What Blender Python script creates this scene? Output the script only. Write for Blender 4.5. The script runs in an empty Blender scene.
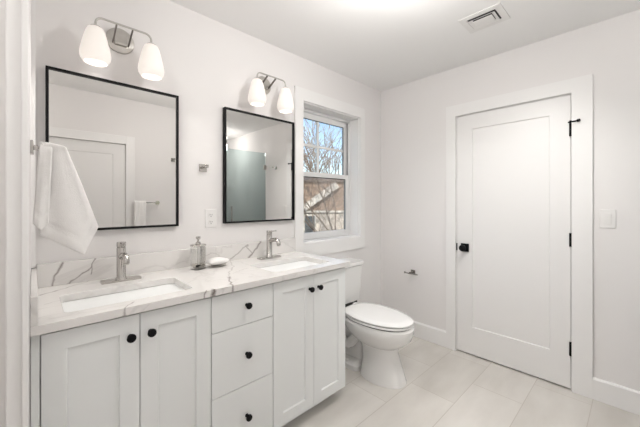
import bpy, bmesh, math, random
from mathutils import Vector, Matrix

PI = math.pi
SC = bpy.context.scene
COL = SC.collection

# ------------------------------------------------------------------ camera
CAM = Vector((0.0, -1.86, 1.279))
YAW = math.radians(46.48)                # view direction, measured from +x
FW = Vector((math.cos(YAW), math.sin(YAW), 0))
RT = Vector((math.sin(YAW), -math.cos(YAW), 0))
cd = bpy.data.cameras.new('camera')
cd.sensor_width = 36.0
cd.lens = 302.0 / 640.0 * 36.0
cd.shift_y = -11.5 / 640.0
cd.clip_start = 0.02
cam = bpy.data.objects.new('camera', cd)
COL.objects.link(cam)
cam.location = CAM
cam.rotation_euler = (PI / 2, 0, YAW - PI / 2)
SC.camera = cam

# ------------------------------------------------------------------ sky, sun, exposure
w = bpy.data.worlds.new('sky')
SC.world = w
w.use_nodes = True
nt = w.node_tree
bg = nt.nodes['Background']
sk = nt.nodes.new('ShaderNodeTexSky')
sk.sky_type = 'NISHITA'
sk.sun_disc = False
sk.sun_elevation = math.radians(38)
sk.sun_rotation = math.radians(200)
sk.altitude = 50
sk.dust_density = 0.6
nt.links.new(sk.outputs[0], bg.inputs[0])
bg.inputs[1].default_value = 0.21
sd = bpy.data.lights.new('sun', 'SUN')
sd.energy = 4.4
sd.color = (1.0, 0.93, 0.84)
sd.angle = math.radians(1.0)
sun = bpy.data.objects.new('sun', sd)
COL.objects.link(sun)
sun.rotation_euler = Vector((0.55, 0.62, -0.62)).to_track_quat('-Z', 'Y').to_euler()
FILL_GLOBE_W = 13.0           # ceiling globes added out of view for fill light
MOUTH_W = 1.0            # light out of the mouth of each vanity light shade
FILL_DOWN_W = 40.0            # downlight added out of view for fill light
SHADE_E = 0.9            # glow of the vanity light shades
BULB_E = 1.4
vs = SC.view_settings
vs.view_transform = 'Standard'
vs.look = 'None'
vs.exposure = 0.42
vs.gamma = 1.0
vs.use_curve_mapping = False

# ------------------------------------------------------------------ mesh helpers
class MB:
    def __init__(self):
        self.bm = bmesh.new()

    def box(self, x0, x1, y0, y1, z0, z1, mat=None):
        r = bmesh.ops.create_cube(self.bm, size=1.0)
        for v in r['verts']:
            v.co = Vector(((x0 + x1) / 2 + v.co.x * (x1 - x0), (y0 + y1) / 2 + v.co.y * (y1 - y0), (z0 + z1) / 2 + v.co.z * (z1 - z0)))
            if mat: v.co = mat @ v.co
        return self

    def cyl(self, p0, p1, r0, r1=None, n=24, caps=True):
        r1 = r0 if r1 is None else r1
        p0, p1 = Vector(p0), Vector(p1)
        q = (p1 - p0).to_track_quat('Z', 'Y').to_matrix()
        a, b = [], []
        for i in range(n):
            t = 2 * PI * i / n
            d = q @ Vector((math.cos(t), math.sin(t), 0))
            a.append(self.bm.verts.new(p0 + d * r0))
            b.append(self.bm.verts.new(p1 + d * r1))
        for i in range(n):
            j = (i + 1) % n
            self.bm.faces.new((a[i], a[j], b[j], b[i]))
        if caps:
            self.bm.faces.new(a[::-1]); self.bm.faces.new(b)
        return self

    def loft(self, rings, cap0=True, cap1=True):
        R = [[self.bm.verts.new(Vector(p)) for p in ring] for ring in rings]
        n = len(R[0])
        for k in range(len(R) - 1):
            for i in range(n):
                j = (i + 1) % n
                self.bm.faces.new((R[k][i], R[k][j], R[k + 1][j], R[k + 1][i]))
        if cap0: self.bm.faces.new(R[0][::-1])
        if cap1: self.bm.faces.new(R[-1])
        return self

    def lathe(self, prof, c=(0, 0, 0), n=32, cap0=True, cap1=True, sx=1.0, sy=1.0):
        return self.loft([[(c[0] + sx * r * math.cos(2 * PI * i / n), c[1] + sy * r * math.sin(2 * PI * i / n), c[2] + z) for i in range(n)] for r, z in prof], cap0, cap1)

    def tube(self, pts, r, n=10, caps=True):
        pts = [Vector(p) for p in pts]
        rr = r if isinstance(r, (list, tuple)) else [r] * len(pts)
        rings = []
        up = None
        for k, p in enumerate(pts):
            t = (pts[min(k + 1, len(pts) - 1)] - pts[max(k - 1, 0)]).normalized()
            if up is None:
                up = t.orthogonal().normalized()
            up = (up - t * up.dot(t)).normalized()
            s = t.cross(up)
            rings.append([p + (up * math.cos(2 * PI * i / n) + s * math.sin(2 * PI * i / n)) * rr[k] for i in range(n)])
        return self.loft(rings, caps, caps)

    def prism(self, poly, axis, a, b):
        def P(u, v, w):
            return {'x': (w, u, v), 'y': (u, w, v), 'z': (u, v, w)}[axis]
        return self.loft([[P(u, v, a) for u, v in poly], [P(u, v, b) for u, v in poly]])

    def build(self, name, mat, parent=None, bevel=0.0, smooth=False, sub=0, seg=2):
        bm = self.bm
        bmesh.ops.recalc_face_normals(bm, faces=bm.faces[:])
        me = bpy.data.meshes.new(name)
        bm.to_mesh(me); bm.free()
        me.materials.append(mat)
        o = bpy.data.objects.new(name, me)
        COL.objects.link(o)
        if parent: o.parent = parent
        if bevel:
            m = o.modifiers.new('bevel', 'BEVEL'); m.width = bevel; m.segments = seg; m.limit_method = 'ANGLE'; m.angle_limit = math.radians(40)
        if sub:
            m = o.modifiers.new('sub', 'SUBSURF'); m.levels = sub; m.render_levels = sub
        if smooth or bevel:
            for p in me.polygons: p.use_smooth = True
            try: me.set_sharp_from_angle(angle=math.radians(180 if sub else 38))
            except Exception: pass
        return o


def rrect(cx, cy, hx, hy, r, z, n=6):
    pts = []
    for k, (sx, sy) in enumerate(((1, 1), (-1, 1), (-1, -1), (1, -1))):
        for i in range(n + 1):
            t = k * PI / 2 + i * PI / 2 / n
            pts.append((cx + sx * (hx - r) + r * math.cos(t), cy + sy * (hy - r) + r * math.sin(t), z))
    return pts


def arc(c, r, a0, a1, n, ax=('x', 'z'), fixed=0.0):
    out = []
    for i in range(n + 1):
        t = a0 + (a1 - a0) * i / n
        d = dict(x=fixed, y=fixed, z=fixed)
        d[ax[0]] = c[0] + r * math.cos(t); d[ax[1]] = c[1] + r * math.sin(t)
        out.append((d['x'], d['y'], d['z']))
    return out


def empty(name, loc, rz=0.0):
    o = bpy.data.objects.new(name, None)
    o.empty_display_size = 0.05
    COL.objects.link(o)
    o.location = loc; o.rotation_euler = (0, 0, rz)
    return o


def tag(o, label, cat, group=None):
    o['label'] = label; o['category'] = cat
    if group: o['group'] = group
    return o


def thing(name, label, cat, loc=(0, 0, 0), rz=0.0, group=None):
    return tag(empty(name, loc, rz), label, cat, group)


def struct(o):
    o['kind'] = 'structure'
    return o


def copy_tree(o, parent=None):
    c = o.copy(); COL.objects.link(c)
    if parent: c.parent = parent
    for ch in list(o.children):
        copy_tree(ch, c)
    return c


def bake_cut(o, cutters):
    for k in cutters:
        m = o.modifiers.new('cut', 'BOOLEAN'); m.operation = 'DIFFERENCE'; m.object = k; m.solver = 'EXACT'
    dg = bpy.context.evaluated_depsgraph_get()
    me = bpy.data.meshes.new_from_object(o.evaluated_get(dg))
    o.modifiers.clear()
    o.data = me
    for k in cutters:
        bpy.data.objects.remove(k, do_unlink=True)


# ------------------------------------------------------------------ materials
def mat(name, col, rough=0.5, metal=0.0, spec=0.5, bump=0.0, bscale=200.0, vary=0.0, vscale=3.0, coat=0.0):
    m = bpy.data.materials.new(name); m.use_nodes = True
    t = m.node_tree; p = t.nodes['Principled BSDF']
    p.inputs['Base Color'].default_value = (*col, 1)
    p.inputs['Roughness'].default_value = rough
    p.inputs['Metallic'].default_value = metal
    p.inputs['Specular IOR Level'].default_value = spec
    p.inputs['Coat Weight'].default_value = coat
    tc = t.nodes.new('ShaderNodeTexCoord')
    if vary:
        n = t.nodes.new('ShaderNodeTexNoise'); n.inputs['Scale'].default_value = vscale; n.inputs['Detail'].default_value = 3
        t.links.new(tc.outputs['Object'], n.inputs['Vector'])
        r = t.nodes.new('ShaderNodeValToRGB')
        r.color_ramp.elements[0].position = 0.3; r.color_ramp.elements[1].position = 0.7
        r.color_ramp.elements[0].color = (*[c * (1 - vary) for c in col], 1)
        r.color_ramp.elements[1].color = (*[min(1, c * (1 + vary)) for c in col], 1)
        t.links.new(n.outputs['Fac'], r.inputs['Fac']); t.links.new(r.outputs['Color'], p.inputs['Base Color'])
    if bump:
        n = t.nodes.new('ShaderNodeTexNoise'); n.inputs['Scale'].default_value = bscale; n.inputs['Detail'].default_value = 2
        t.links.new(tc.outputs['Object'], n.inputs['Vector'])
        b = t.nodes.new('ShaderNodeBump'); b.inputs['Strength'].default_value = bump; b.inputs['Distance'].default_value = 0.002
        t.links.new(n.outputs['Fac'], b.inputs['Height']); t.links.new(b.outputs['Normal'], p.inputs['Normal'])
    return m


def glass(name, tint=(1, 1, 1), refl=1.0, rough=0.0):
    m = bpy.data.materials.new(name); m.use_nodes = True
    t = m.node_tree; t.nodes.clear()
    o = t.nodes.new('ShaderNodeOutputMaterial'); mx = t.nodes.new('ShaderNodeMixShader')
    a = t.nodes.new('ShaderNodeBsdfTransparent'); a.inputs[0].default_value = (*tint, 1)
    g = t.nodes.new('ShaderNodeBsdfGlossy'); g.inputs['Roughness'].default_value = rough
    f = t.nodes.new('ShaderNodeFresnel'); f.inputs['IOR'].default_value = 1.45
    k = t.nodes.new('ShaderNodeMath'); k.operation = 'MULTIPLY'; k.inputs[1].default_value = refl
    t.links.new(f.outputs[0], k.inputs[0]); t.links.new(k.outputs[0], mx.inputs[0])
    t.links.new(a.outputs[0], mx.inputs[1]); t.links.new(g.outputs[0], mx.inputs[2])
    t.links.new(mx.outputs[0], o.inputs[0])
    return m


def emit(name, col, e, base=(0.8, 0.78, 0.75)):
    m = mat(name, base, 0.35)
    p = m.node_tree.nodes['Principled BSDF']
    p.inputs['Emission Color'].default_value = (*col, 1)
    p.inputs['Emission Strength'].default_value = e
    return m


M_WALL = mat('wall_paint', (0.845, 0.823, 0.813), 0.75, spec=0.2, bump=0.05, bscale=350)
M_CEIL = mat('ceiling_paint', (0.92, 0.912, 0.904), 0.85, spec=0.1, bump=0.04, bscale=300)
M_TRIM = mat('trim_paint', (0.88, 0.868, 0.858), 0.38, spec=0.4)
M_DOOR = mat('door_paint', (0.85, 0.838, 0.828), 0.36, spec=0.4)
M_CAB = mat('cabinet_paint', (0.86, 0.875, 0.87), 0.42, spec=0.4)
M_CARC = mat('carcass_paint', (0.62, 0.64, 0.64), 0.5)
M_BLACK = mat('matte_black_metal', (0.006, 0.006, 0.007), 0.5, spec=0.15)
M_CHROME = mat('brushed_nickel', (0.50, 0.482, 0.46), 0.16, 1.0, vary=0.04, vscale=40)
M_NICKEL = mat('satin_nickel', (0.56, 0.54, 0.51), 0.28, 1.0, vary=0.04, vscale=40)
M_MIRROR = mat('mirror_silver', (0.715, 0.705, 0.69), 0.0, 1.0)
M_PORC = mat('porcelain', (0.85, 0.84, 0.825), 0.10, spec=0.5, coat=0.4)
M_SEAT = mat('seat_plastic', (0.90, 0.892, 0.88), 0.14, spec=0.5)
M_DARK = mat('dark_rubber_and_gaps', (0.03, 0.028, 0.026), 0.6)
M_PLASTIC = mat('white_plastic', (0.84, 0.825, 0.81), 0.3)
M_VINYL = mat('window_vinyl', (0.84, 0.835, 0.83), 0.35)
M_GREY = mat('grey_track', (0.30, 0.29, 0.28), 0.5)
M_TOWEL = mat('terry_cotton', (0.88, 0.865, 0.85), 0.95, spec=0.05, bump=0.6, bscale=320, vary=0.015, vscale=60)
M_SOAP = mat('white_soap', (0.90, 0.885, 0.87), 0.45, bump=0.2, bscale=60)
M_GLASS = glass('window_glass', (0.97, 0.98, 0.98), 0.35)
M_BOTTLE = glass('bottle_glass', (0.985, 0.985, 0.98), 0.7)
M_SHOWER = glass('shower_glass', (0.84, 0.905, 0.905), 1.0)
M_SHADE = emit('opal_glass_glow', (1.0, 0.925, 0.86), SHADE_E * 0.34, (0.72, 0.68, 0.64))
M_BULB = emit('bulb_glow', (1.0, 0.90, 0.78), BULB_E)
M_FILL = emit('fill_glow', (1.0, 0.95, 0.9), 2.0)  # glow of the added, unseen fill lamps
M_STILE = mat('shower_tile', (0.78, 0.78, 0.77), 0.2)
M_SIDING = mat('siding', (0.235, 0.165, 0.12), 0.85, vary=0.35, vscale=6)
M_ROOFING = mat('roof_shingle', (0.14, 0.105, 0.085), 0.9, vary=0.4, vscale=9)
M_WHITEW = mat('weathered_white', (0.42, 0.39, 0.35), 0.8, vary=0.55, vscale=7)
M_STONE = mat('grey_stone', (0.33, 0.29, 0.25), 0.9, vary=0.6, vscale=5)
M_BARK = mat('bark', (0.13, 0.095, 0.07), 0.9, vary=0.4, vscale=4)
M_BARK2 = mat('pale_bark', (0.30, 0.25, 0.20), 0.9, vary=0.4, vscale=4)
M_TWIG = mat('twig', (0.20, 0.13, 0.08), 0.9, vary=0.3, vscale=5)
M_LAWN = mat('lawn', (0.10, 0.11, 0.05), 0.95, vary=0.4, vscale=0.8)
M_DGLASS = mat('dark_window_glass', (0.05, 0.06, 0.07), 0.1)


def tile_floor():
    m = bpy.data.materials.new('floor_tile'); m.use_nodes = True
    t = m.node_tree; p = t.nodes['Principled BSDF']
    tc = t.nodes.new('ShaderNodeTexCoord')
    mp = t.nodes.new('ShaderNodeMapping')
    mp.inputs['Location'].default_value = (-1.635 + 0.61 * 4, 0.755 + 0.3015 * 11, 0)
    br = t.nodes.new('ShaderNodeTexBrick')
    br.offset = 0.5; br.offset_frequency = 2
    br.inputs['Scale'].default_value = 1.0
    br.inputs['Brick Width'].default_value = 0.61
    br.inputs['Row Height'].default_value = 0.3015
    br.inputs['Mortar Size'].default_value = 0.0022
    br.inputs['Mortar Smooth'].default_value = 0.1
    br.inputs['Bias'].default_value = 0.0
    br.inputs['Color1'].default_value = (0.64, 0.612, 0.572, 1)
    br.inputs['Color2'].default_value = (0.71, 0.682, 0.645, 1)
    br.inputs['Mortar'].default_value = (0.55, 0.51, 0.465, 1)
    t.links.new(tc.outputs['Object'], mp.inputs[0]); t.links.new(mp.outputs[0], br.inputs['Vector'])
    mp2 = t.nodes.new('ShaderNodeMapping'); mp2.inputs['Scale'].default_value = (1.6, 4.5, 1)
    n = t.nodes.new('ShaderNodeTexNoise'); n.inputs['Scale'].default_value = 1.2; n.inputs['Detail'].default_value = 5
    t.links.new(tc.outputs['Object'], mp2.inputs[0]); t.links.new(mp2.outputs[0], n.inputs['Vector'])
    r = t.nodes.new('ShaderNodeValToRGB')
    r.color_ramp.elements[0].position = 0.32; r.color_ramp.elements[0].color = (0.90, 0.89, 0.875, 1)
    r.color_ramp.elements[1].position = 0.68; r.color_ramp.elements[1].color = (1.07, 1.07, 1.07, 1)
    t.links.new(n.outputs['Fac'], r.inputs[0])
    mx = t.nodes.new('ShaderNodeMixRGB'); mx.blend_type = 'MULTIPLY'; mx.inputs[0].default_value = 1
    t.links.new(br.outputs['Color'], mx.inputs[1]); t.links.new(r.outputs[0], mx.inputs[2])
    t.links.new(mx.outputs[0], p.inputs['Base Color'])
    p.inputs['Roughness'].default_value = 0.42
    p.inputs['Specular IOR Level'].default_value = 0.4
    b = t.nodes.new('ShaderNodeBump'); b.inputs['Strength'].default_value = 0.25; b.inputs['Distance'].default_value = 0.001; b.invert = True
    t.links.new(br.outputs['Fac'], b.inputs['Height']); t.links.new(b.outputs[0], p.inputs['Normal'])
    return m


def marble(name, axes, segs, wob=0.012, wk=0.62):
    """white quartz; segs = (u0, v0, u1, v1, half width, strength) in world metres on the two given axes"""
    m = bpy.data.materials.new(name); m.use_nodes = True
    t = m.node_tree; p = t.nodes['Principled BSDF']; L = t.links.new
    geo = t.nodes.new('ShaderNodeTexCoord')

    def math_(op, a, b=None, c=None, clamp=False):
        n = t.nodes.new('ShaderNodeMath'); n.operation = op; n.use_clamp = clamp
        for i, s in enumerate((a, b, c)):
            if s is None: continue
            if isinstance(s, (int, float)): n.inputs[i].default_value = s
            else: L(s, n.inputs[i])
        return n.outputs[0]

    nz = t.nodes.new('ShaderNodeTexNoise'); nz.inputs['Scale'].default_value = 14; nz.inputs['Detail'].default_value = 4
    L(geo.outputs['Object'], nz.inputs['Vector'])
    sv = t.nodes.new('ShaderNodeSeparateXYZ'); L(geo.outputs['Object'], sv.inputs[0])
    sn = t.nodes.new('ShaderNodeSeparateColor'); L(nz.outputs['Color'], sn.inputs[0])
    U = math_('MULTIPLY_ADD', math_('SUBTRACT', sn.outputs[0], 0.5), wob * 4, sv.outputs[axes[0]])
    V = math_('MULTIPLY_ADD', math_('SUBTRACT', sn.outputs[1], 0.5), wob * 4, sv.outputs[axes[1]])
    total = None
    for (u0, v0, u1, v1, hw, st) in segs:
        dx, dy = u1 - u0, v1 - v0
        ll = dx * dx + dy * dy
        ax = math_('SUBTRACT', U, u0); ay = math_('SUBTRACT', V, v0)
        h = math_('MULTIPLY_ADD', ax, dx / ll, math_('MULTIPLY', ay, dy / ll), clamp=False)
        hc = math_('MINIMUM', math_('MAXIMUM', h, 0.0), 1.0)
        ex = math_('MULTIPLY_ADD', hc, -dx, ax); ey = math_('MULTIPLY_ADD', hc, -dy, ay)
        d = math_('SQRT', math_('MULTIPLY_ADD', ex, ex, math_('MULTIPLY', ey, ey)))
        f = math_('MULTIPLY', math_('SUBTRACT', 1.0, math_('DIVIDE', d, hw * wk), clamp=True), st)
        total = f if total is None else math_('MAXIMUM', total, f)
    # faint overall veining
    mg = t.nodes.new('ShaderNodeTexNoise'); mg.inputs['Scale'].default_value = 2.3; mg.inputs['Detail'].default_value = 5; mg.inputs['Distortion'].default_value = 0.8
    L(geo.outputs['Object'], mg.inputs['Vector'])
    band = math_('SUBTRACT', 1.0, math_('MULTIPLY', math_('ABSOLUTE', math_('SUBTRACT', mg.outputs['Fac'], 0.5)), 60.0), clamp=True)
    total = math_('MAXIMUM', total, math_('MULTIPLY', band, 0.14)) if total is not None else math_('MULTIPLY', band, 0.14)
    tot = math_('MULTIPLY', total, math_('MULTIPLY_ADD', sn.outputs[2], 1.0, 0.5), clamp=True)
    mx = t.nodes.new('ShaderNodeMixRGB')
    mx.inputs[1].default_value = (0.81, 0.79, 0.77, 1); mx.inputs[2].default_value = (0.17, 0.14, 0.125, 1)
    L(tot, mx.inputs[0]); L(mx.outputs[0], p.inputs['Base Color'])
    p.inputs['Roughness'].default_value = 0.14
    return m


M_FLOOR = tile_floor()
ZC = 0.895               # counter top
YF = -0.578              # counter front
M_SLAB = marble('quartz_top', (0, 1), [
    (0.02, -0.16, 0.10, -0.10, 0.012, 0.55), (0.10, -0.10, 0.19, -0.03, 0.012, 0.5), (0.03, -0.33, 0.09, -0.30, 0.007, 0.35),
    (0.93, -0.02, 0.86, -0.20, 0.010, 0.40), (0.86, -0.20, 0.72, -0.42, 0.010, 0.45), (0.72, -0.42, 0.66, -0.60, 0.013, 0.85),
    (0.83, -0.24, 0.80, -0.16, 0.008, 0.35), (0.575, -0.572, 0.555, -0.60, 0.013, 0.9), (0.545, -0.570, 0.530, -0.59, 0.009, 0.8), (0.90, -0.30, 0.78, -0.36, 0.006, 0.4),
    (0.28, -0.53, 0.22, -0.60, 0.010, 0.7), (0.50, -0.10, 0.62, -0.06, 0.006, 0.3), (1.30, -0.10, 1.45, -0.30, 0.005, 0.25)], 0.016)
M_SPLASH = marble('quartz_backsplash', (0, 2), [
    (0.100, 1.00, 0.070, 0.945, 0.010, 0.8), (0.070, 0.945, 0.068, 0.89, 0.010, 0.75),
    (0.225, 1.00, 0.205, 0.962, 0.007, 0.9), (0.205, 0.962, 0.120, 0.895, 0.008, 0.85), (0.207, 0.96, 0.203, 0.925, 0.006, 0.7),
    (1.17, 1.00, 1.075, 0.90, 0.013, 0.75), (1.07, 0.985, 0.93, 0.905, 0.010, 0.6), (1.05, 0.975, 1.10, 0.93, 0.008, 0.6),
    (0.86, 0.945, 0.80, 0.96, 0.006, 0.35), (0.80, 0.96, 0.74, 0.92, 0.006, 0.3)], 0.011, 0.75)

# ------------------------------------------------------------------ the room
XD, HC = 2.65, 2.44
WX0, WX1, WZ0, WZ1 = 1.562, 2.292, 0.940, 2.095          # window opening
DY0, DY1, DZ = -1.552, -0.779, 2.016                      # door opening in the far wall
YB = -2.16                                                # wall behind the camera
XS = 1.93                                                 # shower begins

struct(MB().box(-1.3, 2.8, -3.75, 0.0, -0.12, 0.0).build('floor', M_FLOOR))
struct(MB().box(-1.3, 2.8, -3.75, 0.17, HC, HC + 0.12).build('ceiling', M_CEIL))
struct(MB().box(-0.14, WX0, 0, 0.17, -0.12, HC).box(WX1, 2.8, 0, 0.17, -0.12, HC)
       .box(WX0, WX1, 0, 0.17, -0.12, WZ0).box(WX0, WX1, 0, 0.17, WZ1, HC).build('wall_north', M_WALL))
struct(MB().box(XD, XD + 0.15, DY1, 0.0, 0, HC).box(XD, XD + 0.15, -3.75, DY0, 0, HC)
       .box(XD, XD + 0.15, DY0, DY1, DZ, HC).box(XD + 0.10, XD + 0.15, DY0, DY1, 0, DZ).build('wall_east', M_WALL))
OX0, OX1, OZ = 0.01, 0.755, 1.925
struct(MB().box(-1.3, OX0, YB - 0.12, YB, 0, HC).box(OX1, XS, YB - 0.12, YB, 0, HC).box(OX0, OX1, YB - 0.12, YB, OZ, HC)
       .box(OX0, OX1, YB - 0.12, YB - 0.08, 0, OZ).build('wall_south', M_WALL))
struct(MB().box(-0.14, -0.008, -0.64, 0.0, 0, HC).box(-1.3, -0.14, -0.64, -0.52, 0, HC).box(-1.3, -1.18, YB, -0.64, 0, HC).build('wall_west', M_WALL))
struct(MB().box(XS - 0.12, XS, -3.55, YB - 0.12, 0, HC).box(XS - 0.12, XD, -3.67, -3.55, 0, HC).build('wall_shower', M_STILE))
# door jamb trim at the very left edge of the picture
struct(MB().box(-0.055, -0.009, -0.668, -0.64, 0, HC).box(-0.024, -0.009, -0.676, -0.668, 0, HC).build('trim_5', M_TRIM, bevel=0.003))

struct(MB().box(-0.008, 0.0075, -0.030, 0, 0.99, HC).build('trim_6', M_TRIM))

# window casing, stool
cw = 0.080
b = MB()
b.box(WX0 - cw, WX0 + 0.004, -0.020, 0, WZ0 - 0.105, WZ1 + 0.093)
b.box(WX1 - 0.004, WX1 + cw - 0.02, -0.020, 0, WZ0 - 0.105, WZ1 + 0.093)
b.box(WX0 + 0.004, WX1 - 0.004, -0.020, 0, WZ1 - 0.004, WZ1 + 0.093)
b.box(WX0 + 0.004, WX1 - 0.004, -0.020, 0, WZ0 - 0.105, WZ0 + 0.004)
struct(b.build('trim_1', M_TRIM))

# window
win = struct(empty('window_1', ((WX0 + WX1) / 2, 0.0, WZ0)))
hx = (WX1 - WX0) / 2
hz = WZ1 - WZ0
b = MB()                                                   # deep white jamb box
b.box(-hx, -hx + 0.012, 0.0, 0.165, 0, hz).box(hx - 0.012, hx, 0.0, 0.165, 0, hz)
b.box(-hx + 0.012, hx - 0.012, 0.0, 0.165, hz - 0.012, hz).box(-hx + 0.012, hx - 0.012, 0.0, 0.165, 0, 0.014)
b.build('window_frame', M_TRIM, win, bevel=0.0015)
b = MB()
fx = hx - 0.012
b.box(-fx, -fx + 0.022, 0.105, 0.165, 0.014, hz - 0.012).box(fx - 0.022, fx, 0.105, 0.165, 0.014, hz - 0.012)
b.box(-fx + 0.022, fx - 0.022, 0.105, 0.165, hz - 0.034, hz - 0.012)
b.build('sash_track', M_VINYL, win, bevel=0.0015)
MB().box(fx - 0.028, fx - 0.022, 0.118, 0.128, 0.60, hz - 0.04).build('balance_track', M_GREY, win)


def sash(name, y0, y1, z0, z1, rail_b, rail_t, stile, muntins):
    sx = fx - 0.022
    m = MB()
    m.box(-sx, -sx + stile, y0, y1, z0, z1).box(sx - stile, sx, y0, y1, z0, z1)
    m.box(-sx + stile, sx - stile, y0, y1, z0, z0 + rail_b).box(-sx + stile, sx - stile, y0, y1, z1 - rail_t, z1)
    s = m.build(name, M_VINYL, win, bevel=0.002)
    if muntins:
        zm = (z0 + rail_b + z1 - rail_t) / 2
        xm = -0.048
        MB().box(xm - 0.010, xm + 0.010, y0 + 0.006, y1 - 0.006, z0 + rail_b, z1 - rail_t).box(-sx + stile, xm - 0.010, y0 + 0.006, y1 - 0.006, zm - 0.010, zm + 0.010) \
            .box(xm + 0.010, sx - stile, y0 + 0.006, y1 - 0.006, zm - 0.010, zm + 0.010).build('muntin', M_VINYL, s)
    ym = (y0 + y1) / 2
    MB().box(-sx + stile, sx - stile, ym - 0.002, ym + 0.002, z0 + rail_b, z1 - rail_t).build('pane', M_GLASS, s)
    g = 0.006                                              # dark glazing bead
    MB().box(-sx + stile, -sx + stile + g, ym - 0.008, ym - 0.003, z0 + rail_b, z1 - rail_t).box(sx - stile - g, sx - stile, ym - 0.008, ym - 0.003, z0 + rail_b, z1 - rail_t) \
        .box(-sx + stile + g, sx - stile - g, ym - 0.008, ym - 0.003, z1 - rail_t - g, z1 - rail_t).build('glazing_bead', M_DARK, s)
    return s


sash('upper_sash', 0.138, 0.162, 0.565, hz - 0.034, 0.040, 0.048, 0.038, True)
ls = sash('lower_sash', 0.110, 0.134, 0.016, 0.603, 0.055, 0.042, 0.042, False)

# far door, with casing
cy = 0.095
b = MB()
b.box(XD - 0.020, XD, DY1, DY1 + cy - 0.015, 0, DZ + cy).box(XD - 0.020, XD, DY0 - cy - 0.01, DY0, 0, DZ + cy)
b.box(XD - 0.020, XD, DY0, DY1, DZ, DZ + cy)
b.box(XD, XD + 0.10, DY1 - 0.004, DY1, 0, DZ).box(XD, XD + 0.10, DY0, DY0 + 0.004, 0, DZ).box(XD, XD + 0.10, DY0 + 0.004, DY1 - 0.004, DZ - 0.004, DZ)
struct(b.build('trim_2', M_TRIM))


def shaker(w, h, th, bl, br, bb, bt, rec, bev=0.0):
    """leaf in the local xz plane, front facing -y at y=0, from (0,0) to (w,h), with a recessed flat panel"""
    m = MB(); bm = m.bm
    def ring(x0, x1, z0, z1, y): return [bm.verts.new(p) for p in ((x0, y, z0), (x1, y, z0), (x1, y, z1), (x0, y, z1))]
    bk = ring(0, w, 0, h, th); fo = ring(0, w, 0, h, 0)
    fi = ring(bl, w - br, bb, h - bt, 0)
    e = 0.004
    pi_ = ring(bl + e, w - br - e, bb + e, h - bt - e, rec)
    for A, B in ((bk, fo), (fo, fi), (fi, pi_)):
        for i in range(4):
            j = (i + 1) % 4
            bm.faces.new((A[i], A[j], B[j], B[i]))
    bm.faces.new(bk); bm.faces.new(pi_)
    return m


door = struct(empty('door_1', (XD - 0.002, DY1 - 0.007, 0.011), -PI / 2))   # local +x runs along -y, front faces -x
DW, DH = (DY1 - DY0) - 0.014, DZ - 0.011 - 0.008
shaker(DW, DH, 0.035, 0.122, 0.115, 0.225, 0.118, 0.007).build('door_leaf', M_DOOR, door)
for k, z in enumerate((0.225, 0.965, 1.715)):
    hb = MB().cyl((DW + 0.002, -0.007, z), (DW + 0.002, -0.007, z + 0.092), 0.0078, n=12)
    hb.box(DW - 0.008, DW + 0.008, -0.004, 0.004, z, z + 0.092)
    if k == 2:                                              # hinge pin door stop on the top hinge
        hb.cyl((DW - 0.012, -0.010, z + 0.094), (DW + 0.045, -0.030, z + 0.094), 0.005, n=10)
        hb.cyl((DW + 0.038, -0.028, z + 0.094), (DW + 0.050, -0.033, z + 0.094), 0.010, n=12)
        hb.cyl((DW + 0.002, -0.007, z + 0.088), (DW + 0.002, -0.007, z + 0.105), 0.009, n=12)
    hb.build('hinge', M_BLACK, door)
kz = 0.895 - 0.011
kb = MB().box(0.035, 0.099, -0.010, 0.0, kz - 0.034, kz + 0.034)
hd = kb.build('door_handle', M_BLACK, door, bevel=0.002)
kb = MB()
kc = Matrix.Translation((0.066, -0.01, kz)) @ Matrix.Rotation(PI / 2, 4, 'X')
prof = [(0.013, 0.0), (0.012, 0.018), (0.018, 0.026), (0.026, 0.034), (0.028, 0.044), (0.026, 0.054), (0.018, 0.060), (0.004, 0.061)]
kb.loft([[kc @ Vector((r * math.cos(2 * PI * i / 24), r * math.sin(2 * PI * i / 24), z)) for i in range(24)] for r, z in prof])
kb.build('knob', M_BLACK, hd, smooth=True)
MB().box(-0.004, 0.004, -0.006, 0.012, kz - 0.030, kz + 0.030).build('latch_plate', M_BLACK, door)

# baseboards
b = MB().prism([(-0.017, 0), (-0.017, 0.128), (-0.010, 0.138), (0, 0.138), (0, 0)], 'x', 1.47, XD - 0.017)
struct(b.build('baseboard_north', M_TRIM))
b = MB()
for y0, y1 in ((DY1 + cy - 0.015, 0.0), (YB, DY0 - cy - 0.01)):
    b.prism([(XD - 0.017, 0), (XD - 0.017, 0.128), (XD - 0.010, 0.138), (XD, 0.138), (XD, 0)], 'y', y0, y1)
struct(b.build('baseboard_east', M_TRIM))
b = MB().prism([(YB + 0.017, 0), (YB + 0.017, 0.128), (YB + 0.010, 0.138), (YB, 0.138), (YB, 0)], 'x', OX1 + 0.085, XS)
struct(b.build('baseboard_south', M_TRIM))

# door in the wall behind the camera (seen in the mirror)
b = MB()
b.box(OX0 - 0.085, OX0, YB, YB + 0.018, 0, OZ + 0.09).box(OX1, OX1 + 0.085, YB, YB + 0.018, 0, OZ + 0.09).box(OX0, OX1, YB, YB + 0.018, OZ, OZ + 0.09)
struct(b.build('trim_3', M_TRIM, bevel=0.002))
d2 = struct(empty('door_2', (OX1 - 0.0015, YB - 0.010, 0.01), PI))
shaker(OX1 - OX0 - 0.003, OZ - 0.012, 0.035, 0.115, 0.115, 0.22, 0.115, 0.006).build('door_leaf', M_DOOR, d2)

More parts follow.
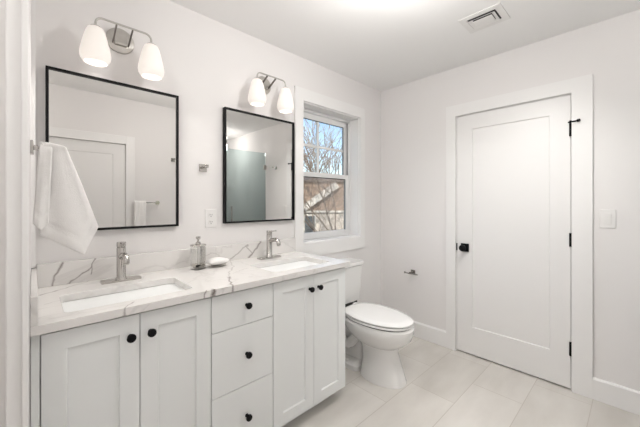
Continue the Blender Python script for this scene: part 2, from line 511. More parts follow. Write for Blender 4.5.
# shower glass (seen in the second mirror)
sg = thing('shower_screen', 'blue-green glass shower screen beyond the toilet room, reflected in the second mirror', 'shower screen', (XS, -2.20, 0))
MB().box(0.002, 0.075, -0.005, 0.005, 0.04, 2.04).build('fixed_panel', M_SHOWER, sg)
gd = MB().box(0.080, 0.700, -0.005, 0.005, 0.04, 2.04).build('glass_door', M_SHOWER, sg)
MB().cyl((0.12, 0.03, 1.00), (0.12, 0.03, 1.22), 0.009, n=12).cyl((0.12, 0.005, 1.02), (0.12, 0.03, 1.02), 0.007, n=10).cyl((0.12, 0.005, 1.20), (0.12, 0.03, 1.20), 0.007, n=10).build('handle', M_CHROME, gd, smooth=True)
for z in (0.25, 1.78):
    MB().box(0.660, 0.716, -0.012, 0.012, z, z + 0.07).build('hinge', M_NICKEL, gd, bevel=0.002)
struct(MB().box(XS, XD, -2.25, -2.15, 0, 0.04).build('trim_4', M_STILE))

# ------------------------------------------------------------------ vanity
CX1 = 1.463
CF = -0.556              # door faces
van = thing('bathroom_vanity', 'pale grey double vanity cabinet with shaker doors and black knobs', 'vanity', (0, 0, 0))
b = MB().box(-0.006, CX1, CF + 0.020, -0.002, 0.085, 0.864).box(0.02, CX1 - 0.06, CF + 0.09, -0.03, 0.0, 0.085)
b.box(-0.006, 0.015, CF + 0.002, CF + 0.020, 0.085, 0.864)
b.build('carcass', M_CAB, van, bevel=0.001)
struct_z0, struct_z1 = 0.088, 0.855
KPROF = [(0.0085, 0.0), (0.0065, 0.012), (0.0085, 0.016), (0.0145, 0.019), (0.0158, 0.024), (0.0145, 0.029), (0.006, 0.0305)]


def knob(parent, x, z):
    kc = Matrix.Translation((x, 0, z)) @ Matrix.Rotation(PI / 2, 4, 'X')
    MB().loft([[kc @ Vector((r * math.cos(2 * PI * i / 20), r * math.sin(2 * PI * i / 20), h)) for i in range(20)] for r, h in KPROF]).build('knob', M_BLACK, parent, smooth=True)


DX = [(0.018, 0.293, 'r'), (0.296, 0.571, 'l'), (0.905, 1.187, 'r'), (1.190, CX1, 'l')]
for x0, x1, side in DX:
    d = shaker(x1 - x0, struct_z1 - struct_z0, 0.019, 0.062, 0.062, 0.062, 0.062, 0.008).build('door', M_CAB, van)
    d.location = (x0, CF, struct_z0)
    knob(d, (x1 - x0 - 0.031) if side == 'r' else 0.034, 0.778 - struct_z0)
for z0, z1 in ((0.690, 0.855), (0.396, 0.687), (0.088, 0.393)):
    d = MB().box(0, 0.901 - 0.575, 0, 0.019, 0, z1 - z0).build('drawer', M_CAB, van, bevel=0.0012)
    d.location = (0.575, CF, z0)
    knob(d, 0.174, {0.690: 0.782, 0.396: 0.546, 0.088: 0.247}[z0] - z0)

S1 = (0.078, 0.520); S2 = (0.955, 1.393)
SY0, SY1 = -0.495, -0.225
top = thing('vanity_countertop', 'white quartz countertop with brown-grey veins on the double vanity', 'countertop', (0, 0, 0))
slab = MB().box(-0.007, 1.488, YF, -0.001, 0.865, ZC).build('slab', M_SLAB, top)
cut = []
for a, c in (S1, S2):
    cut.append(MB().loft([rrect((a + c) / 2, (SY0 + SY1) / 2, (c - a) / 2, (SY1 - SY0) / 2, 0.025, z) for z in (0.84, 0.93)]).build('cutter', M_SLAB))
bake_cut(slab, cut)
m = slab.modifiers.new('bevel', 'BEVEL'); m.width = 0.0018; m.segments = 2; m.limit_method = 'ANGLE'
MB().box(0.011, 1.486, -0.021, -0.001, ZC, 1.000).build('backsplash', M_SPLASH, top, bevel=0.0015)
MB().box(-0.007, 0.011, YF + 0.004, -0.001, ZC, 0.985).build('side_splash', marble('quartz_side', (1, 2), [], 0.01), top, bevel=0.0015)

sink0 = thing('sink_basin', 'rectangular white undermount sink nearest the hanging towel', 'sink', ((S1[0] + S1[1]) / 2, (SY0 + SY1) / 2, 0.72), group='undermount sinks in the countertop')
hw, hd_ = (S1[1] - S1[0]) / 2, (SY1 - SY0) / 2
bz = 0.0
b = MB()
rings = [rrect(0, 0, hw + 0.02, hd_ + 0.02, 0.035, 0.1445), rrect(0, 0, hw + 0.002, hd_ + 0.002, 0.027, 0.1445), rrect(0, 0, hw - 0.002, hd_ - 0.002, 0.027, 0.10),
         rrect(0, 0, hw - 0.010, hd_ - 0.010, 0.030, 0.035), rrect(0, 0, hw - 0.022, hd_ - 0.022, 0.035, 0.018), rrect(0, 0, hw - 0.06, hd_ - 0.06, 0.04, 0.012), rrect(0, 0, 0.03, 0.03, 0.029, 0.008)]
b.loft(rings, False, True)
out = [rrect(0, 0, hw + 0.02, hd_ + 0.02, 0.035, 0.1445), rrect(0, 0, hw + 0.012, hd_ + 0.012, 0.035, 0.13), rrect(0, 0, hw + 0.004, hd_ + 0.004, 0.035, 0.02), rrect(0, 0, hw - 0.02, hd_ - 0.02, 0.035, 0.0)]
b.loft(out, False, True)
b.build('bowl', M_PORC, sink0, smooth=True)
MB().lathe([(0.024, 0.009), (0.024, 0.013), (0.014, 0.014)], n=24).build('drain', M_CHROME, sink0, smooth=True)
sink1 = copy_tree(sink0)
sink1.location.x = (S2[0] + S2[1]) / 2
sink1['label'] = 'rectangular white undermount sink nearest the window'


# faucets
def faucet():
    f = thing('faucet', 'brushed nickel single-lever faucet at the sink below the first mirror', 'faucet', (0.312, -0.122, ZC), group='faucets on the countertop')
    MB().loft([rrect(0, 0, 0.082, 0.027, 0.004, 0), rrect(0, 0, 0.082, 0.027, 0.004, 0.009), rrect(0, 0, 0.080, 0.025, 0.003, 0.011)]).build('deck_plate', M_CHROME, f, smooth=True)
    MB().lathe([(0.026, 0.009), (0.024, 0.016), (0.0195, 0.022), (0.0195, 0.160), (0.0185, 0.163)], n=28).build('body', M_CHROME, f, smooth=True)
    pts = [(0, -0.012, 0.118), (0, -0.04, 0.128), (0, -0.075, 0.133), (0, -0.098, 0.128), (0, -0.108, 0.114), (0, -0.109, 0.100)]
    sp = MB().tube(pts, [0.0145, 0.0140, 0.0135, 0.0135, 0.0135, 0.0135], n=18).build('spout', M_CHROME, f, smooth=True)
    MB().cyl((0, -0.109, 0.094), (0, -0.109, 0.100), 0.0115, n=18).build('aerator', M_NICKEL, sp, smooth=True)
    h = MB().lathe([(0.0185, 0.165), (0.0195, 0.168), (0.0195, 0.186), (0.018, 0.189)], n=28)
    h.loft([[(x, -0.010, 0.1805) for x in ()]] if False else [[(-0.008, -0.008, z0), (0.008, -0.008, z0), (0.008, -0.008, z1), (-0.008, -0.008, z1)] for z0, z1 in ((0.180, 0.188),)] +
           [[(-0.0065, -0.075, 0.189), (0.0065, -0.075, 0.189), (0.0065, -0.075, 0.194), (-0.0065, -0.075, 0.194)]])
    h.build('lever', M_CHROME, f, smooth=True)
    MB().cyl((0, 0, 0.160), (0, 0, 0.166), 0.0165, n=24).build('collar', M_DARK, f, smooth=True)
    return f


fa = faucet()
fb = copy_tree(fa)
fb.location.x = 1.172
fb['label'] = 'brushed nickel single-lever faucet at the sink nearest the window'

# soap dispenser
dsp = thing('soap_dispenser', 'square clear glass soap dispenser with nickel pump on the countertop', 'soap dispenser', (0.685, -0.125, ZC), rz=0.15)
b = MB().loft([rrect(0, 0, 0.031, 0.031, 0.006, z) for z in (0.0, 0.004, 0.130)] + [rrect(0, 0, 0.028, 0.028, 0.006, 0.134)])
b.loft([rrect(0, 0, 0.027, 0.027, 0.004, z) for z in (0.012, 0.128)])
b.build('bottle', M_BOTTLE, dsp, smooth=True)
MB().loft([rrect(0, 0, 0.0255, 0.0255, 0.004, z) for z in (0.0125, 0.030)]).build('liquid_soap', glass('soap_liquid', (0.93, 0.92, 0.90), 0.3), dsp, smooth=True)
MB().lathe([(0.042, 0.1345), (0.044, 0.138), (0.042, 0.142), (0.015, 0.144), (0.013, 0.155), (0.007, 0.157), (0.006, 0.172), (0.012, 0.174), (0.013, 0.186), (0.004, 0.188)], n=28).tube([(0, 0, 0.180), (-0.006, -0.022, 0.181), (-0.008, -0.030, 0.176)], 0.0045, 10).build('pump', M_CHROME, dsp, smooth=True)
MB().cyl((0, 0, 0.02), (0, 0, 0.134), 0.0032, n=10).build('dip_tube', M_PLASTIC, dsp, smooth=True)
MB().box(-0.012, 0.012, -0.006, 0.006, 0.013, 0.024).build('tube_foot', M_DARK, dsp, bevel=0.002)

# white soap on a small dish
so = thing('soap_dish', 'small low nickel dish under the white soap beside the soap dispenser', 'soap dish', (0.800, -0.128, ZC))
MB().lathe([(0.030, 0.0), (0.034, 0.003), (0.050, 0.007), (0.051, 0.009), (0.036, 0.008)], n=32, sx=1.15, sy=0.8).build('tray', M_NICKEL, so, smooth=True)
rng = random.Random(4)
b = MB()
rg = []
for k in range(11):
    t = -PI / 2 + PI * k / 10
    rr = max(0.04, math.cos(t)); zz = 0.0225 * math.sin(t)
    ring = []
    for i in range(28):
        a = 2 * PI * i / 28
        e = abs(math.cos(a)) ** 0.75 * (1 if math.cos(a) > 0 else -1)
        q = abs(math.sin(a)) ** 0.75 * (1 if math.sin(a) > 0 else -1)
        rip = 1 + 0.035 * math.sin(5 * a + 1.3)
        px = 0.067 * rr * e * rip
        ring.append((px, 0.040 * rr * q * rip, 0.0225 + zz * (1 - 0.35 * max(0, px / 0.067))))
    rg.append(ring)
b.loft(rg)
sb = b.build('soap_bar', M_SOAP, None, smooth=True)
sb.location = (0.802, -0.128, ZC + 0.0085)
tag(sb, 'rounded white soap lying on the counter to the right of the soap dispenser', 'soap')


# ------------------------------------------------------------------ mirrors
def mirror():
    W, Hh, D = 0.570, 0.752, 0.034
    r = thing('wall_mirror', 'black-framed mirror nearest the towel, reflecting a white door', 'mirror', (0.325, -0.0, 1.140), group='black-framed mirrors over the sinks')
    f = 0.011
    b = MB().box(-W / 2, -W / 2 + f, -D, -0.001, 0, Hh).box(W / 2 - f, W / 2, -D, -0.001, 0, Hh).box(-W / 2 + f, W / 2 - f, -D, -0.001, 0, f).box(-W / 2 + f, W / 2 - f, -D, -0.001, Hh - f, Hh)
    b.build('frame', M_BLACK, r, bevel=0.001)
    MB().box(-W / 2 + f, W / 2 - f, -D + 0.010, -0.004, f, Hh - f).build('mirror_glass', M_MIRROR, r)
    return r


m1 = mirror()
m2 = copy_tree(m1)
m2.location.x = 1.178
m2['label'] = 'black-framed mirror beside the window, reflecting a glass shower screen'


# ------------------------------------------------------------------ vanity lights
def vanity_light():
    v = thing('vanity_light', 'two-shade nickel wall light above the mirror nearest the towel', 'wall light', (0.328, 0.0, 2.115), group='two-shade wall lights above the mirrors')
    c = Matrix.Rotation(PI / 2, 4, 'X')
    def disc(prof, n=40, sx=1, sy=1): return [[c @ Vector((sx * r * math.cos(2 * PI * i / n), sy * r * math.sin(2 * PI * i / n), z)) for i in range(n)] for r, z in prof]
    MB().loft(disc([(0.062, 0.001), (0.064, 0.006), (0.063, 0.012), (0.055, 0.016)])).build('backplate', M_NICKEL, v, smooth=True)
    MB().box(-0.028, 0.028, -0.034, -0.014, -0.030, 0.032).build('canopy_block', M_NICKEL, v, bevel=0.003)
    for s in (-1, 1):
        b = MB()
        b.loft([[(s * 0.034 - 0.003, y, z - 0.006), (s * 0.034 + 0.003, y, z - 0.007), (s * 0.034 + 0.003, y, z + 0.007), (s * 0.034 - 0.003, y, z + 0.007)] for y, z in ((-0.012, -0.018), (-0.040, -0.012), (-0.085, 0.012), (-0.118, 0.028))])
        b.build('arm', M_DARKN, v, bevel=0.001)
    SP, SY, RZ = 0.117, -0.118, 0.028
    pts = [(-SP, SY, -0.010)] + [(-SP + 0.028 + 0.028 * math.cos(t), SY, 0.002 + 0.028 * math.sin(t)) for t in [PI - i * PI / 2 / 6 for i in range(7)]]
    pts += [(SP - 0.028 + 0.028 * math.cos(t), SY, 0.002 + 0.028 * math.sin(t)) for t in [PI / 2 - i * PI / 2 / 6 for i in range(7)]] + [(SP, SY, -0.010)]
    MB().tube(pts, 0.0048, 12).build('crossbar', M_NICKEL, v, smooth=True)
    for s in (-1, 1):
        x = s * SP
        cap = MB().lathe([(0.007, 0.0), (0.012, -0.004), (0.021, -0.010), (0.022, -0.016), (0.019, -0.019)], (x, SY, -0.008), 24).build('shade_holder', M_NICKEL, v, smooth=True)
        P = [(0.022, 0.0), (0.031, -0.006), (0.038, -0.022), (0.044, -0.045), (0.051, -0.075), (0.0575, -0.105), (0.0605, -0.128), (0.0580, -0.146), (0.0500, -0.160), (0.0440, -0.166),
             (0.0420, -0.165), (0.0470, -0.158), (0.0550, -0.143), (0.0570, -0.128), (0.0540, -0.105), (0.0475, -0.075), (0.0405, -0.045), (0.034, -0.022), (0.027, -0.008), (0.012, -0.004)]
        sh = MB().lathe(P, (x, SY, -0.022), 36, cap0=False, cap1=True).build('shade', M_SHADE, v, smooth=True)
        MB().lathe([(0.004, -0.052), (0.018, -0.060), (0.026, -0.078), (0.029, -0.098), (0.025, -0.116), (0.012, -0.126), (0.002, -0.128)], (x, SY, -0.022), 20).build('bulb', M_BULB, sh, smooth=True)
        l = bpy.data.lights.new('bulb_light', 'AREA'); l.shape = 'DISK'; l.size = 0.078; l.energy = MOUTH_W; l.color = (1.0, 0.965, 0.925)
        lo = bpy.data.objects.new('bulb_light', l); COL.objects.link(lo); lo.parent = v; lo.location = (x, SY - 0.004, -0.186); lo.rotation_euler = (-math.radians(38), 0, 0)
    return v


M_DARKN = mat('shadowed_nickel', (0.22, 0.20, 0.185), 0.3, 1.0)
v1 = vanity_light()
v2 = copy_tree(v1)
v2.location.x = 1.196
v2['label'] = 'two-shade nickel wall light above the mirror beside the window'


def fill_globe(loc, k, label):  # globe added out of view to brighten the room
    r = thing('fill_ceiling_light', label, 'added fill light', loc)
    MB().lathe([(0.075, -0.0005), (0.078, -0.02), (0.06, -0.03)], n=32).build('base', M_NICKEL, r, smooth=True)
    MB().lathe([(0.055, -0.030), (0.085, -0.045), (0.105, -0.075), (0.105, -0.105), (0.080, -0.135), (0.04, -0.150), (0.01, -0.153)], n=32).build('diffuser', M_FILL, r, smooth=True)
    l = bpy.data.lights.new('fill_globe_light', 'POINT'); l.energy = FILL_GLOBE_W * k; l.color = (1.0, 0.985, 0.965); l.shadow_soft_size = 0.11
    o = bpy.data.objects.new('fill_globe_light', l); COL.objects.link(o); o.parent = r; o.location = (0, 0, -0.25)
    return r


fill_globe((1.17, -1.16, HC), 1.0, 'unseen opal globe added for fill light on the ceiling in the middle of the room')
fill_globe((-0.65, -1.55, HC), 0.55, 'unseen opal globe added for fill light on the ceiling of the entry nook behind the camera')
fill_globe((2.25, -2.95, HC), 0.40, 'unseen opal globe added for fill light on the ceiling of the shower')


def downlight(loc, aim, watts, label):  # spot added out of view to brighten floor and door
    r = thing('fill_downlight', label, 'added fill light', loc, group='added fill downlights')
    MB().lathe([(0.075, -0.0005), (0.075, -0.004), (0.055, -0.006), (0.050, -0.001)], n=32).build('trim_ring', M_PLASTIC, r, smooth=True)
    MB().cyl((0, 0, -0.004), (0, 0, -0.002), 0.049, n=28).build('lens', M_FILL, r)
    l = bpy.data.lights.new('fill_spot', 'SPOT'); l.energy = watts; l.color = (1.0, 0.985, 0.965); l.shadow_soft_size = 0.05
    l.spot_size = math.radians(104); l.spot_blend = 1.0
    o = bpy.data.objects.new('fill_spot', l); COL.objects.link(o); o.parent = r; o.location = (0, 0, -0.015)
    o.rotation_euler = (Vector(aim) - Vector(loc)).to_track_quat('-Z', 'Y').to_euler()


downlight((1.85, -1.46, HC), (2.48, -1.25, 0.0), FILL_DOWN_W, 'unseen downlight added for fill light in the ceiling in front of the far door')

# ------------------------------------------------------------------ robe hooks, towel, paper holder
def robe_hook(loc, rz, label, length=0.075):
    h = thing('robe_hook', label, 'robe hook', loc, rz, group='square nickel robe hooks')
    MB().box(-0.023, 0.023, -0.009, -0.0005, -0.023, 0.023).build('wall_plate', M_CHROME, h, bevel=0.0015)
    MB().box(-0.008, 0.008, -0.020, -0.009, -0.008, 0.008).box(-0.0065, 0.0065, -length, -0.020, -0.003, 0.006).box(-0.0065, 0.0065, -length, -length + 0.006, 0.006, 0.014).build('peg', M_CHROME, h, bevel=0.001)
    return h


robe_hook((0.762, 0, 1.490), 0, 'square nickel robe hook on the wall between the two mirrors')
robe_hook((-0.008, -0.42, 1.467), PI / 2, 'square nickel robe hook holding the white towel', 0.062)
robe_hook((XD, -1.935, 1.79), -PI / 2, 'square nickel robe hook beside the shower, reflected in the second mirror')
robe_hook((1.255, YB, 1.80), PI, 'square nickel robe hook reflected at the right side of the first mirror')

# hanging towel
def towel_mesh():
    m = MB(); bm = m.bm
    NU, NS = 44, 40
    def lerp(a, b, t): return a + (b - a) * t
    def piece(bot, topx, yoff, thick, amp, ph):
        g0, g1 = [], []
        for j in range(NS + 1):
            s = j / NS
            r0, r1 = [], []
            for i in range(NU + 1):
                u = i / NU
                for k in range(len(bot) - 1):
                    if bot[k][0] <= u <= bot[k + 1][0]:
                        t = (u - bot[k][0]) / (bot[k + 1][0] - bot[k][0]); bx = lerp(bot[k][1], bot[k + 1][1], t); bzz = lerp(bot[k][2], bot[k + 1][2], t); break
                tx = lerp(topx[0], topx[1], u)
                tz = 1.493 - 0.006 * (2 * u - 1) ** 4 - 0.010 * u
                x = lerp(tx, bx, s ** 0.97); z = lerp(tz, bzz, s)
                y = yoff + amp * (0.35 + s) * math.sin(ph + u * 8.5) * (0.5 + 0.5 * s) + 0.006 * math.sin(u * 3 + s * 5)
                if s < 0.08: y += (0.08 - s) / 0.08 * 0.010 * (1 if yoff > -0.42 else -1) * -1
                hem = 0.0025 if 0.82 < s < 0.90 else 0.0
                edge = min(1, min(u, 1 - u) * 10, (1 - s) * 14 + 0.25) ** 0.5
                r0.append(bm.verts.new((x, y - thick / 2 * edge + hem, z))); r1.append(bm.verts.new((x, y + thick / 2 * edge, z)))
            g0.append(r0); g1.append(r1)
        for j in range(NS):
            for i in range(NU):
                bm.faces.new((g0[j][i], g0[j][i + 1], g0[j + 1][i + 1], g0[j + 1][i]))
                bm.faces.new((g1[j][i], g1[j + 1][i], g1[j + 1][i + 1], g1[j][i + 1]))
        for j in range(NS):
            for i in (0, NU):
                bm.faces.new((g0[j][i], g0[j + 1][i], g1[j + 1][i], g1[j][i]))
        for i in range(NU):
            for j in (0, NS):
                bm.faces.new((g0[j][i], g0[j][i + 1], g1[j][i + 1], g1[j][i]))
    # large back fall with the drooping corner, then a narrow front fall at the wall side
    piece([(0, 0.014, 1.165), (0.66, 0.140, 1.078), (1.0, 0.186, 1.182)], (0.016, 0.088), -0.419, 0.028, 0.007, 0.4)
    piece([(0, -0.002, 1.205), (0.55, 0.020, 1.180), (1.0, 0.040, 1.205)], (0.016, 0.050), -0.436, 0.012, 0.002, 1.2)
    return m


tw = towel_mesh().build('hand_towel', M_TOWEL, None, smooth=True, sub=1)
for v in tw.data.vertices:
    v.co -= Vector((0.05, -0.42, 1.10))
tw.location = (0.05, -0.42, 1.10)
tag(tw, 'white terry hand towel hanging from the robe hook at the left of the vanity', 'towel')

# towel bar on the wall behind the camera, seen in the first mirror
tb = thing('towel_bar', 'short nickel towel bar beside the white door, reflected in the first mirror', 'towel bar', (0.98, YB, 1.270))
MB().box(-0.125, 0.110, 0.055, 0.067, -0.006, 0.006).build('bar', M_CHROME, tb, bevel=0.001)
for x in (-0.115, 0.10):
    MB().box(x - 0.020, x + 0.020, 0.0005, 0.009, -0.020, 0.020).box(x - 0.007, x + 0.007, 0.009, 0.056, -0.006, 0.006).build('post', M_CHROME, tb, bevel=0.001)
b = MB()
pts_o = [(0.084, -0.55)] + [(0.061 + 0.023 * math.cos(t), 0.023 * math.sin(t)) for t in [i * PI / 8 for i in range(9)]] + [(0.038, -0.45)]
pts_i = [(0.074, -0.55)] + [(0.061 + 0.013 * math.cos(t), 0.013 * math.sin(t)) for t in [i * PI / 8 for i in range(9)]] + [(0.048, -0.45)]
rings = []
for i in range(13):
    x = -0.150 + 0.115 * i / 12
    wv = 0.006 * math.sin(i * 0.9)
    rings.append([(x, y + wv, z) for y, z in pts_o] + [(x, y + wv, z) for y, z in pts_i[::-1]])
b.loft(rings)
tt = b.build('hand_towel', M_TOWEL, None, smooth=True)
tt.location = (0.975, YB, 1.270)
tag(tt, 'white hand towel folded over the towel bar reflected in the first mirror', 'towel')

tp = thing('toilet_paper_holder', 'nickel toilet paper holder with no roll on the wall left of the door', 'toilet paper holder', (XD, -0.372, 0.606), -PI / 2)
MB().box(-0.022, 0.022, -0.009, -0.0005, -0.022, 0.022).build('wall_plate', M_CHROME, tp, bevel=0.0015)
MB().box(-0.008, 0.008, -0.070, -0.009, -0.009, 0.009).build('post', M_DARKN, tp, bevel=0.001)  # dark reflection on the metal put into the post's colour
MB().box(-0.045, 0.085, -0.078, -0.068, -0.006, 0.004).box(-0.053, -0.045, -0.080, -0.066, -0.008, 0.010).build('arm', M_CHROME, tp, bevel=0.001)

# ------------------------------------------------------------------ outlet, switch, vent
ot = thing('wall_outlet', 'white double wall outlet between the two mirrors above the counter', 'outlet', (0.812, 0, 1.176))
MB().box(-0.036, 0.036, -0.006, -0.0005, -0.058, 0.058).build('cover_plate', M_PLASTIC, ot, bevel=0.002)
for z in (-0.022, 0.022):
    s = MB().loft([[(p[0], -y, p[1] + z) for p in [(q[0], q[1]) for q in rrect(0, 0, 0.0165, 0.0145, 0.010, 0)]] for y in (0.0055, 0.0085)]).build('socket', M_PLASTIC, ot)
    MB().box(-0.0075, -0.0055, -0.0095, -0.008, z - 0.003, z + 0.006).box(0.0055, 0.0075, -0.0095, -0.008, z - 0.003, z + 0.005).cyl((0, -0.0095, z - 0.009), (0, -0.008, z - 0.009), 0.0025, n=10).build('slots', M_DARK, s)

sw = thing('light_switch', 'white rocker light switch on the wall right of the door', 'light switch', (XD, -1.727, 1.172), -PI / 2)
MB().box(-0.038, 0.038, -0.006, -0.0005, -0.059, 0.059).build('cover_plate', M_PLASTIC, sw, bevel=0.002)
MB().prism([(-0.0055, -0.034), (-0.008, -0.034), (-0.0115, 0.034), (-0.0055, 0.034)], 'x', -0.017, 0.017).build('rocker', M_PLASTIC, sw, bevel=0.0008)

vn = thing('ceiling_vent', 'white square air vent in the ceiling with dark slots', 'vent', (2.075, -1.188, HC))
MB().loft([rrect(0, 0, a, b_, 0.004, z, 2) for a, b_, z in ((0.106, 0.120, -0.0005), (0.106, 0.120, -0.005), (0.070, 0.084, -0.006), (0.066, 0.080, -0.0015))], True, True).build('frame', M_PLASTIC, vn)
MB().box(-0.066, 0.066, -0.080, 0.080, -0.0022, -0.0014).build('duct_opening', M_DARK, vn)
def cone(a0, b0, a1, b1, z0, z1):
    return MB().loft([rrect(0, 0, a0, b0, 0.002, z0, 2), rrect(0, 0, a1, b1, 0.002, z1, 2), rrect(0, 0, a1 - 0.003, b1 - 0.003, 0.001, z1 - 0.001, 2), rrect(0, 0, a0 - 0.003, b0 - 0.003, 0.001, z0 - 0.001, 2)], False, False)
cone(0.044, 0.058, 0.062, 0.076, -0.003, -0.012).build('louver', M_PLASTIC, vn)
MB().loft([rrect(0, 0, 0.024, 0.038, 0.002, -0.003, 2), rrect(0, 0, 0.042, 0.056, 0.002, -0.013, 2), rrect(0, 0, 0.040, 0.054, 0.002, -0.015, 2)]).build('louver', M_PLASTIC, vn)

# ------------------------------------------------------------------ toilet
TX = 1.865
to = thing('toilet', 'white two-piece toilet with closed lid between vanity and far wall', 'toilet', (TX, 0, 0))


def egg(hw, yb, yf, z, n=40, p=1.0, sq=1.0):
    """outline: back at yb, front at yf; widest 58 percent of the way back"""
    yc = yb + (yf - yb) * 0.45
    out = []
    for i in range(n):
        t = 2 * PI * i / n
        c_, s_ = math.cos(t), math.sin(t)
        e = (abs(s_) ** sq) * (1 if s_ > 0 else -1)
        x = hw * (abs(c_) ** (0.9 if s_ < 0 else 0.62)) * (1 if c_ > 0 else -1)
        y = yc + (e * (yb - yc) if s_ > 0 else e * (yc - yf))
        out.append((x, y, z))
    return out


b = MB()
b.loft([egg(0.130, -0.40, -0.745, 0.0), egg(0.130, -0.40, -0.745, 0.010), egg(0.122, -0.41, -0.730, 0.05), egg(0.108, -0.42, -0.702, 0.13), egg(0.102, -0.41, -0.682, 0.20),
        egg(0.108, -0.38, -0.688, 0.240), egg(0.142, -0.33, -0.735, 0.270), egg(0.172, -0.28, -0.782, 0.315), egg(0.182, -0.25, -0.799, 0.360), egg(0.182, -0.24, -0.799, 0.392), egg(0.172, -0.25, -0.786, 0.405)])
b.build('bowl', M_PORC, to, smooth=True)
b = MB()
b.loft([rrect(0, -0.245, 0.112, 0.165, 0.05, z) for z in (0.0, 0.035)] + [rrect(0, -0.245, 0.095, 0.155, 0.05, 0.05), rrect(0, -0.25, 0.050, 0.15, 0.04, 0.07), rrect(0, -0.25, 0.050, 0.15, 0.04, 0.30), rrect(0, -0.215, 0.12, 0.165, 0.05, 0.36), rrect(0, -0.205, 0.165, 0.165, 0.05, 0.385), rrect(0, -0.205, 0.165, 0.165, 0.05, 0.405)])
b.build('base', M_PORC, to, smooth=True)
b = MB()
for s in (-1, 1):
    pts = [(s * 0.055, -0.40, 0.30), (s * 0.070, -0.36, 0.23), (s * 0.075, -0.31, 0.17), (s * 0.075, -0.25, 0.17), (s * 0.072, -0.20, 0.22), (s * 0.068, -0.155, 0.25), (s * 0.066, -0.125, 0.19), (s * 0.066, -0.12, 0.06)]
    b.tube(pts, [0.035, 0.040, 0.042, 0.042, 0.042, 0.042, 0.042, 0.042], 14)
b.build('trapway', M_PORC, to, smooth=True, sub=1)
for s in (-1, 1):
    MB().lathe([(0.014, 0.0), (0.014, 0.010), (0.009, 0.018), (0.002, 0.020)], (s * 0.098, -0.30, 0.047), 16).build('bolt_cap', M_PLASTIC, to, smooth=True)
st = MB().loft([egg(0.176, -0.275, -0.786, 0.4095), egg(0.183, -0.27, -0.794, 0.414), egg(0.183, -0.27, -0.794, 0.422), egg(0.178, -0.275, -0.788, 0.4265)]).build('seat', M_SEAT, to, smooth=True)
MB().loft([egg(0.172, -0.285, -0.782, 0.4040), egg(0.172, -0.285, -0.782, 0.4100)]).build('seat_gap_shade', M_DARK, to)  # dark sheet standing for the shade in the gap under the seat
MB().loft([egg(0.172, -0.285, -0.782, 0.4260), egg(0.172, -0.285, -0.782, 0.4305)]).build('seat_gap_shade', M_DARK, to)  # second dark sheet, for the shaded gap under the lid
MB().loft([egg(0.178, -0.262, -0.788, 0.4300), egg(0.184, -0.257, -0.795, 0.4345), egg(0.184, -0.257, -0.795, 0.4410), egg(0.176, -0.264, -0.786, 0.4485), egg(0.140, -0.30, -0.735, 0.4535), egg(0.06, -0.40, -0.60, 0.4555)]).build('lid', M_SEAT, to, smooth=True)
for s in (-1, 1):
    MB().box(s * 0.075 - 0.022, s * 0.075 + 0.022, -0.262, -0.230, 0.405, 0.442).build('hinge', M_SEAT, to, bevel=0.006, seg=3)
MB().loft([rrect(0, -0.113, 0.178, 0.082, 0.03, 0.4045), rrect(0, -0.113, 0.178, 0.082, 0.03, 0.442)]).build('tank_gasket', M_DARK, to)
MB().loft([rrect(0, -0.113, 0.190, 0.088, 0.030, 0.438), rrect(0, -0.113, 0.198, 0.092, 0.030, 0.448), rrect(0, -0.113, 0.207, 0.095, 0.030, 0.58), rrect(0, -0.113, 0.216, 0.098, 0.028, 0.735)]).build('tank', M_PORC, to, smooth=True)
MB().loft([rrect(0, -0.115, 0.222, 0.104, 0.026, 0.736), rrect(0, -0.115, 0.230, 0.111, 0.026, 0.742), rrect(0, -0.115, 0.230, 0.111, 0.026, 0.760), rrect(0, -0.115, 0.226, 0.107, 0.026, 0.768)]).build('tank_lid', M_PORC, to, smooth=True)

# ------------------------------------------------------------------ outside the window
struct(MB().box(-30, 60, 0.6, 80, -3.2, -3.0).build('ground', M_LAWN))
HD = 14.0
hp = CAM + FW * HD
ho = thing('neighbour_house', 'brown shingled house with pale trim seen through the lower window sash', 'house', (hp.x, hp.y, -3.0), YAW - PI / 2)
G = 3.0 + 1.279          # eye level above the ground
def px(u): return (u - 320) / 302.0 * HD
def pz(v): return G + (202 - v) / 302.0 * HD
b = MB()
for k in range(32):      # shingle courses
    z = k * 0.165
    b.prism([(0.0, z), (-0.030, z), (-0.004, z + 0.165), (0.0, z + 0.165)], 'x', -5.2, 5.2)
b.box(-5.2, 5.2, 0.0, 6.0, 0, 32 * 0.165)
b.build('wall', M_SIDING, ho)
b = MB().prism([(-0.12, 5.20), (3.0, 5.66), (6.4, 5.20), (6.4, 5.30), (3.0, 5.78), (-0.12, 5.32)], 'x', -5.6, 5.6)
b.build('roof', M_ROOFING, ho)
b = MB()                 # pale rake boards of the porch gable
x0, z0, x1, z1 = px(303), pz(209), px(337), pz(185)
ang = math.atan2(z1 - z0, x1 - x0)
b.box(0, math.hypot(x1 - x0, z1 - z0), -0.30, -0.035, -0.14, 0.16, Matrix.Translation((x0, 0, z0)) @ Matrix.Rotation(-ang, 4, 'Y'))
b.build('rake_board', M_WHITEW, ho)
MB().box(-2.2, 4.0, -0.20, -0.035, pz(212.5), pz(210.5)).build('fascia', M_WHITEW, ho)
MB().box(px(316), 4.0, -0.12, -0.035, 0.0, pz(213)).build('chimney_breast', M_STONE, ho)
for x in (px(303), px(303) - 1.6):
    wf = MB().box(x, x + 0.62, -0.10, -0.035, pz(238), pz(213.5)).build('window', M_WHITEW, ho)
    MB().box(x + 0.08, x + 0.54, -0.115, -0.10, pz(238) + 0.08, pz(213.5) - 0.12).build('pane', M_DGLASS, wf)


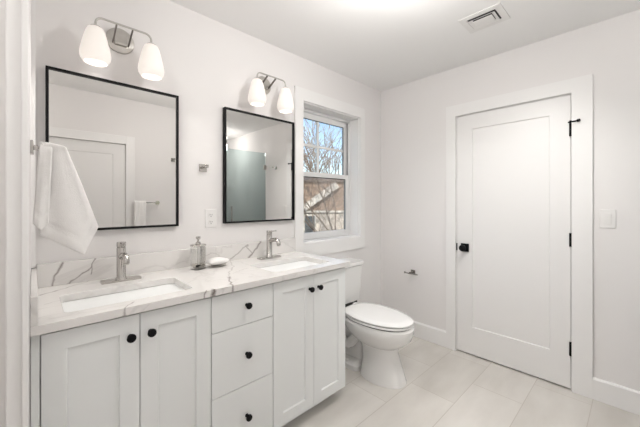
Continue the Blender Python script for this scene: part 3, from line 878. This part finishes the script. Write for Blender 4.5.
def tree(seed, loc, height, r0, label, material, lean=(0, 0), depth=6, spread=0.55, rmin=0.012, group='bare trees outside the window'):
    rg = random.Random(seed)
    m = MB()
    def grow(p, d, ln, r, k):
        pts = [p]; rr = [max(rmin, r)]
        n = 4 if k > 2 else 3
        q = p
        for i in range(n):
            d = (d + Vector((rg.uniform(-1, 1), rg.uniform(-1, 1), rg.uniform(-0.5, 0.8))) * 0.16).normalized()
            q = q + d * ln / n
            pts.append(q); rr.append(max(rmin, r) * (1 - 0.38 * (i + 1) / n))
        m.tube(pts, rr, 6 if k > 3 else 4 if k > 1 else 3)
        if k <= 0: return
        for c in range(rg.choice((2, 3, 3)) if k < depth else 4):
            a = Vector((rg.uniform(-1, 1), rg.uniform(-1, 1), rg.uniform(-0.15, 0.75))).normalized()
            nd = (d + a * rg.uniform(0.6, 1.25) * spread * 1.5).normalized()
            j = rg.choice((len(pts) - 1, len(pts) - 1, len(pts) - 2, max(1, len(pts) - 3)))
            grow(pts[j], nd, ln * rg.uniform(0.62, 0.85), rr[j] * rg.uniform(0.5, 0.72), k - 1)
    grow(Vector((0, 0, -0.1)), Vector((lean[0], lean[1], 1)).normalized(), height * 0.38, r0, depth)
    o = m.build('bare_tree', material, None, smooth=True)
    o.location = loc
    return tag(o, label, 'tree', group)


def at(depth, u, z=-3.0):
    p = CAM + FW * depth + RT * ((u - 320) / 302.0 * depth)
    return (p.x, p.y, z)


tree(3, at(11.5, 352), 8.0, 0.085, 'bare brown tree at the right side of the window', M_BARK, depth=4, rmin=0.012)
tree(11, at(26, 318), 13.0, 0.20, 'bare tree behind the neighbouring house, centre of the window', M_BARK2, depth=5, rmin=0.020)
tree(21, at(30, 303), 12.0, 0.20, 'bare pale tree far behind the house at the left of the window', M_BARK2, depth=4, rmin=0.020)
tree(8, at(9.5, 300), 5.6, 0.045, 'slender bare tree nearest the glass at the left of the window', M_BARK, depth=3, lean=(0.16, -0.16), rmin=0.010)
tree(31, at(24, 333), 9.0, 0.16, 'dense brown twiggy tree above the roof in the upper sash', M_TWIG, depth=5, spread=0.42, rmin=0.018)
